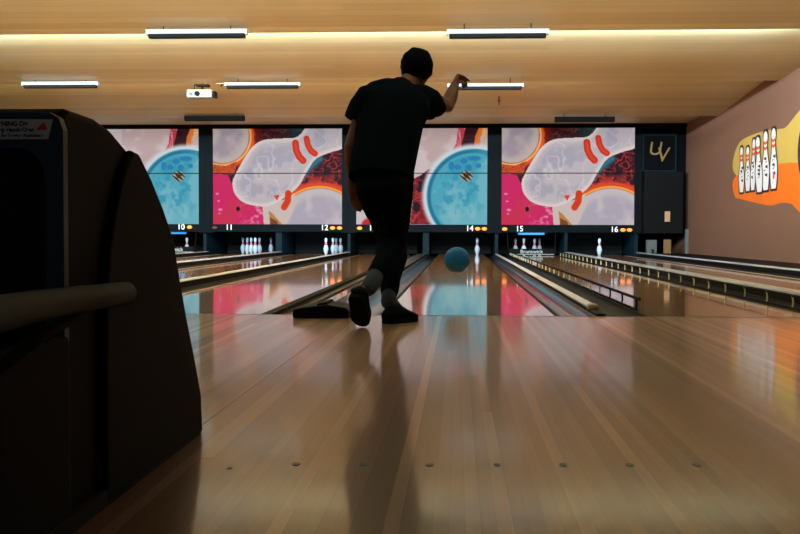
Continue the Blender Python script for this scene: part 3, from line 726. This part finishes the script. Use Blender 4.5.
# trousers
bm = bmesh.new()
tube(bm, [A(383.5,176,-.59), A(385,190,-.61), A(387.5,205,-.61)], [(.158,.118),(.160,.125),(.140,.115)], side=(1,0,0), seg=24)
tube(bm, [A(379,196,-.61), A(386,222,-.52), A(394,244,-.42), A(395,258,-.46), A(391.5,275,-.52), A(389.5,291,-.57)], [.094,.088,.080,.070,.056,.052], dome=True)
tube(bm, [A(395,196,-.60), A(394,222,-.60), A(391,247,-.63), A(385,262,-.76), A(377.5,273,-.88)], [.098,.090,.078,.066,.054], dome=True)
remesh(obj('trousers', bm, M['trousers'], who, smooth=True), .009, 3)
# socks
obj('sock', TU([A(389.5,288,-.57), A(388.5,302,-.61)], [.041,.042]), M['sock'], who, smooth=True)
obj('sock', TU([A(376,275,-.90), A(368.5,288,-.965)], [.043,.043]), M['sock'], who, smooth=True)
# shoes
def shoe(heel, toe, up, w, parent):
    "heel and toe are points on the sole"
    heel, toe, up = V_(heel), V_(toe), V_(up).normalized()
    f = toe-heel; L_ = f.length; f.normalize(); up = (up-f*up.dot(f)).normalized(); s = f.cross(up)
    st = [(0.0,.55,.35),(.06,.78,.62),(.18,.86,.86),(.34,.82,.95),(.50,.86,.72),(.68,1.0,.50),(.85,.90,.36),(.95,.62,.26),(1.0,.30,.16)]
    bm = bmesh.new(); rings = []; H = .105
    for u, ww, hh in st:
        c = heel+f*(L_*u); ring = []
        for k in range(18):
            a = 2*pi*k/18; x = cos(a); z = sin(a)
            ring.append(bm.verts.new(c+s*(x*w*.5*ww*(1-.25*max(0,z)))+up*(.018+ (z*.5+.5)*H*hh)))
        rings.append(ring)
    for a, b in zip(rings, rings[1:]):
        for k in range(18): bm.faces.new((a[k],a[(k+1)%18],b[(k+1)%18],b[k]))
    bm.faces.new(rings[0][::-1]); bm.faces.new(rings[-1])
    sh = obj('shoe', bm, M['shoe'], parent, smooth=True)
    bm = bmesh.new(); n = 12; pts = []
    prof_ = [(0,.30),(.03,.62),(.1,.82),(.3,.84),(.5,.86),(.7,1.02),(.86,.9),(.96,.55),(1.0,.2)]
    ol = [(u, ww) for u, ww in prof_]+[(u, -ww) for u, ww in prof_[::-1]]
    lo = [bm.verts.new(heel+f*(L_*u)+s*(w*.5*ww)) for u, ww in ol]; hi = [bm.verts.new(heel+f*(L_*u)+s*(w*.5*ww)+up*.026) for u, ww in ol]
    bm.faces.new(lo); bm.faces.new(hi[::-1])
    for i in range(len(ol)): bm.faces.new((lo[i],hi[i],hi[(i+1)%len(ol)],lo[(i+1)%len(ol)]))
    obj('sole', bm, M['sole'], sh)
    bm = bmesh.new()
    for u in (.42,.50,.58): 
        c = heel+f*(L_*u)+up*(.018+H*(.86-(u-.34)*1.5)); tube(bm, [c-s*.025, c+s*.025], [.004,.004], seg=6)
    obj('laces', bm, M['sock'], sh)
h1 = A(385,322,-.66); h1.z = .001
t1 = A(412,321,-.47); t1.z = .001
shoe(h1, h1+(t1-h1).normalized()*.27, (0,0,1), .098, who)
tt = A(361.5,327,-.86); tt.z = .004
hh = A(355.5,297,-1.06)
shoe(hh, tt, (.15,.6,.35), .105, who)

# ------------------------------------------------------------------ light
def area(name, loc, rot, sx, sy, e, col):
    l = bpy.data.lights.new(name, 'AREA'); l.shape = 'RECTANGLE'; l.size = sx; l.size_y = sy; l.energy = e; l.color = col
    o = bpy.data.objects.new(name, l); C.objects.link(o); o.location = loc; o.rotation_euler = rot; return o
# cove tube and added fill strips behind the ceiling steps, facing towards the pins and up
def cove_fill(y, z, e, col=(1,.94,.86), x0=XL, x1=XR, z1=.08, y1=.07, a=130, spread=105):
    o = area('cove_fill_light', ((x0+x1)/2, y+y1, z+z1), (radians(a),0,0), x1-x0, .05, e, col); o.data.spread = radians(spread)
cove_fill(7, 3.0, 1850, (.76,.95,1), z1=.055, y1=.05, a=116, x1=4.2, spread=170)
cove_fill(3, 3.02, 1350, (.82,.98,1), a=115, z1=.1, x1=4.6, spread=170); cove_fill(-1, 3.02, 420, (.55,.82,1)); cove_fill(11, 2.93, 300, (1,.80,.42), a=112, z1=.10, y1=.1, x1=2.2, spread=170)  # unseen strips added to brighten the other ceiling panels, floor and machine front
wd = bpy.data.worlds.new('world'); bpy.context.scene.world = wd; wd.use_nodes = True
wd.node_tree.nodes['Background'].inputs['Color'].default_value = (1,.92,.86,1); wd.node_tree.nodes['Background'].inputs['Strength'].default_value = .05
vs = bpy.context.scene.view_settings
vs.view_transform = 'Standard'; vs.look = 'None'; vs.gamma = 1; vs.exposure = -.12; vs.use_curve_mapping = False
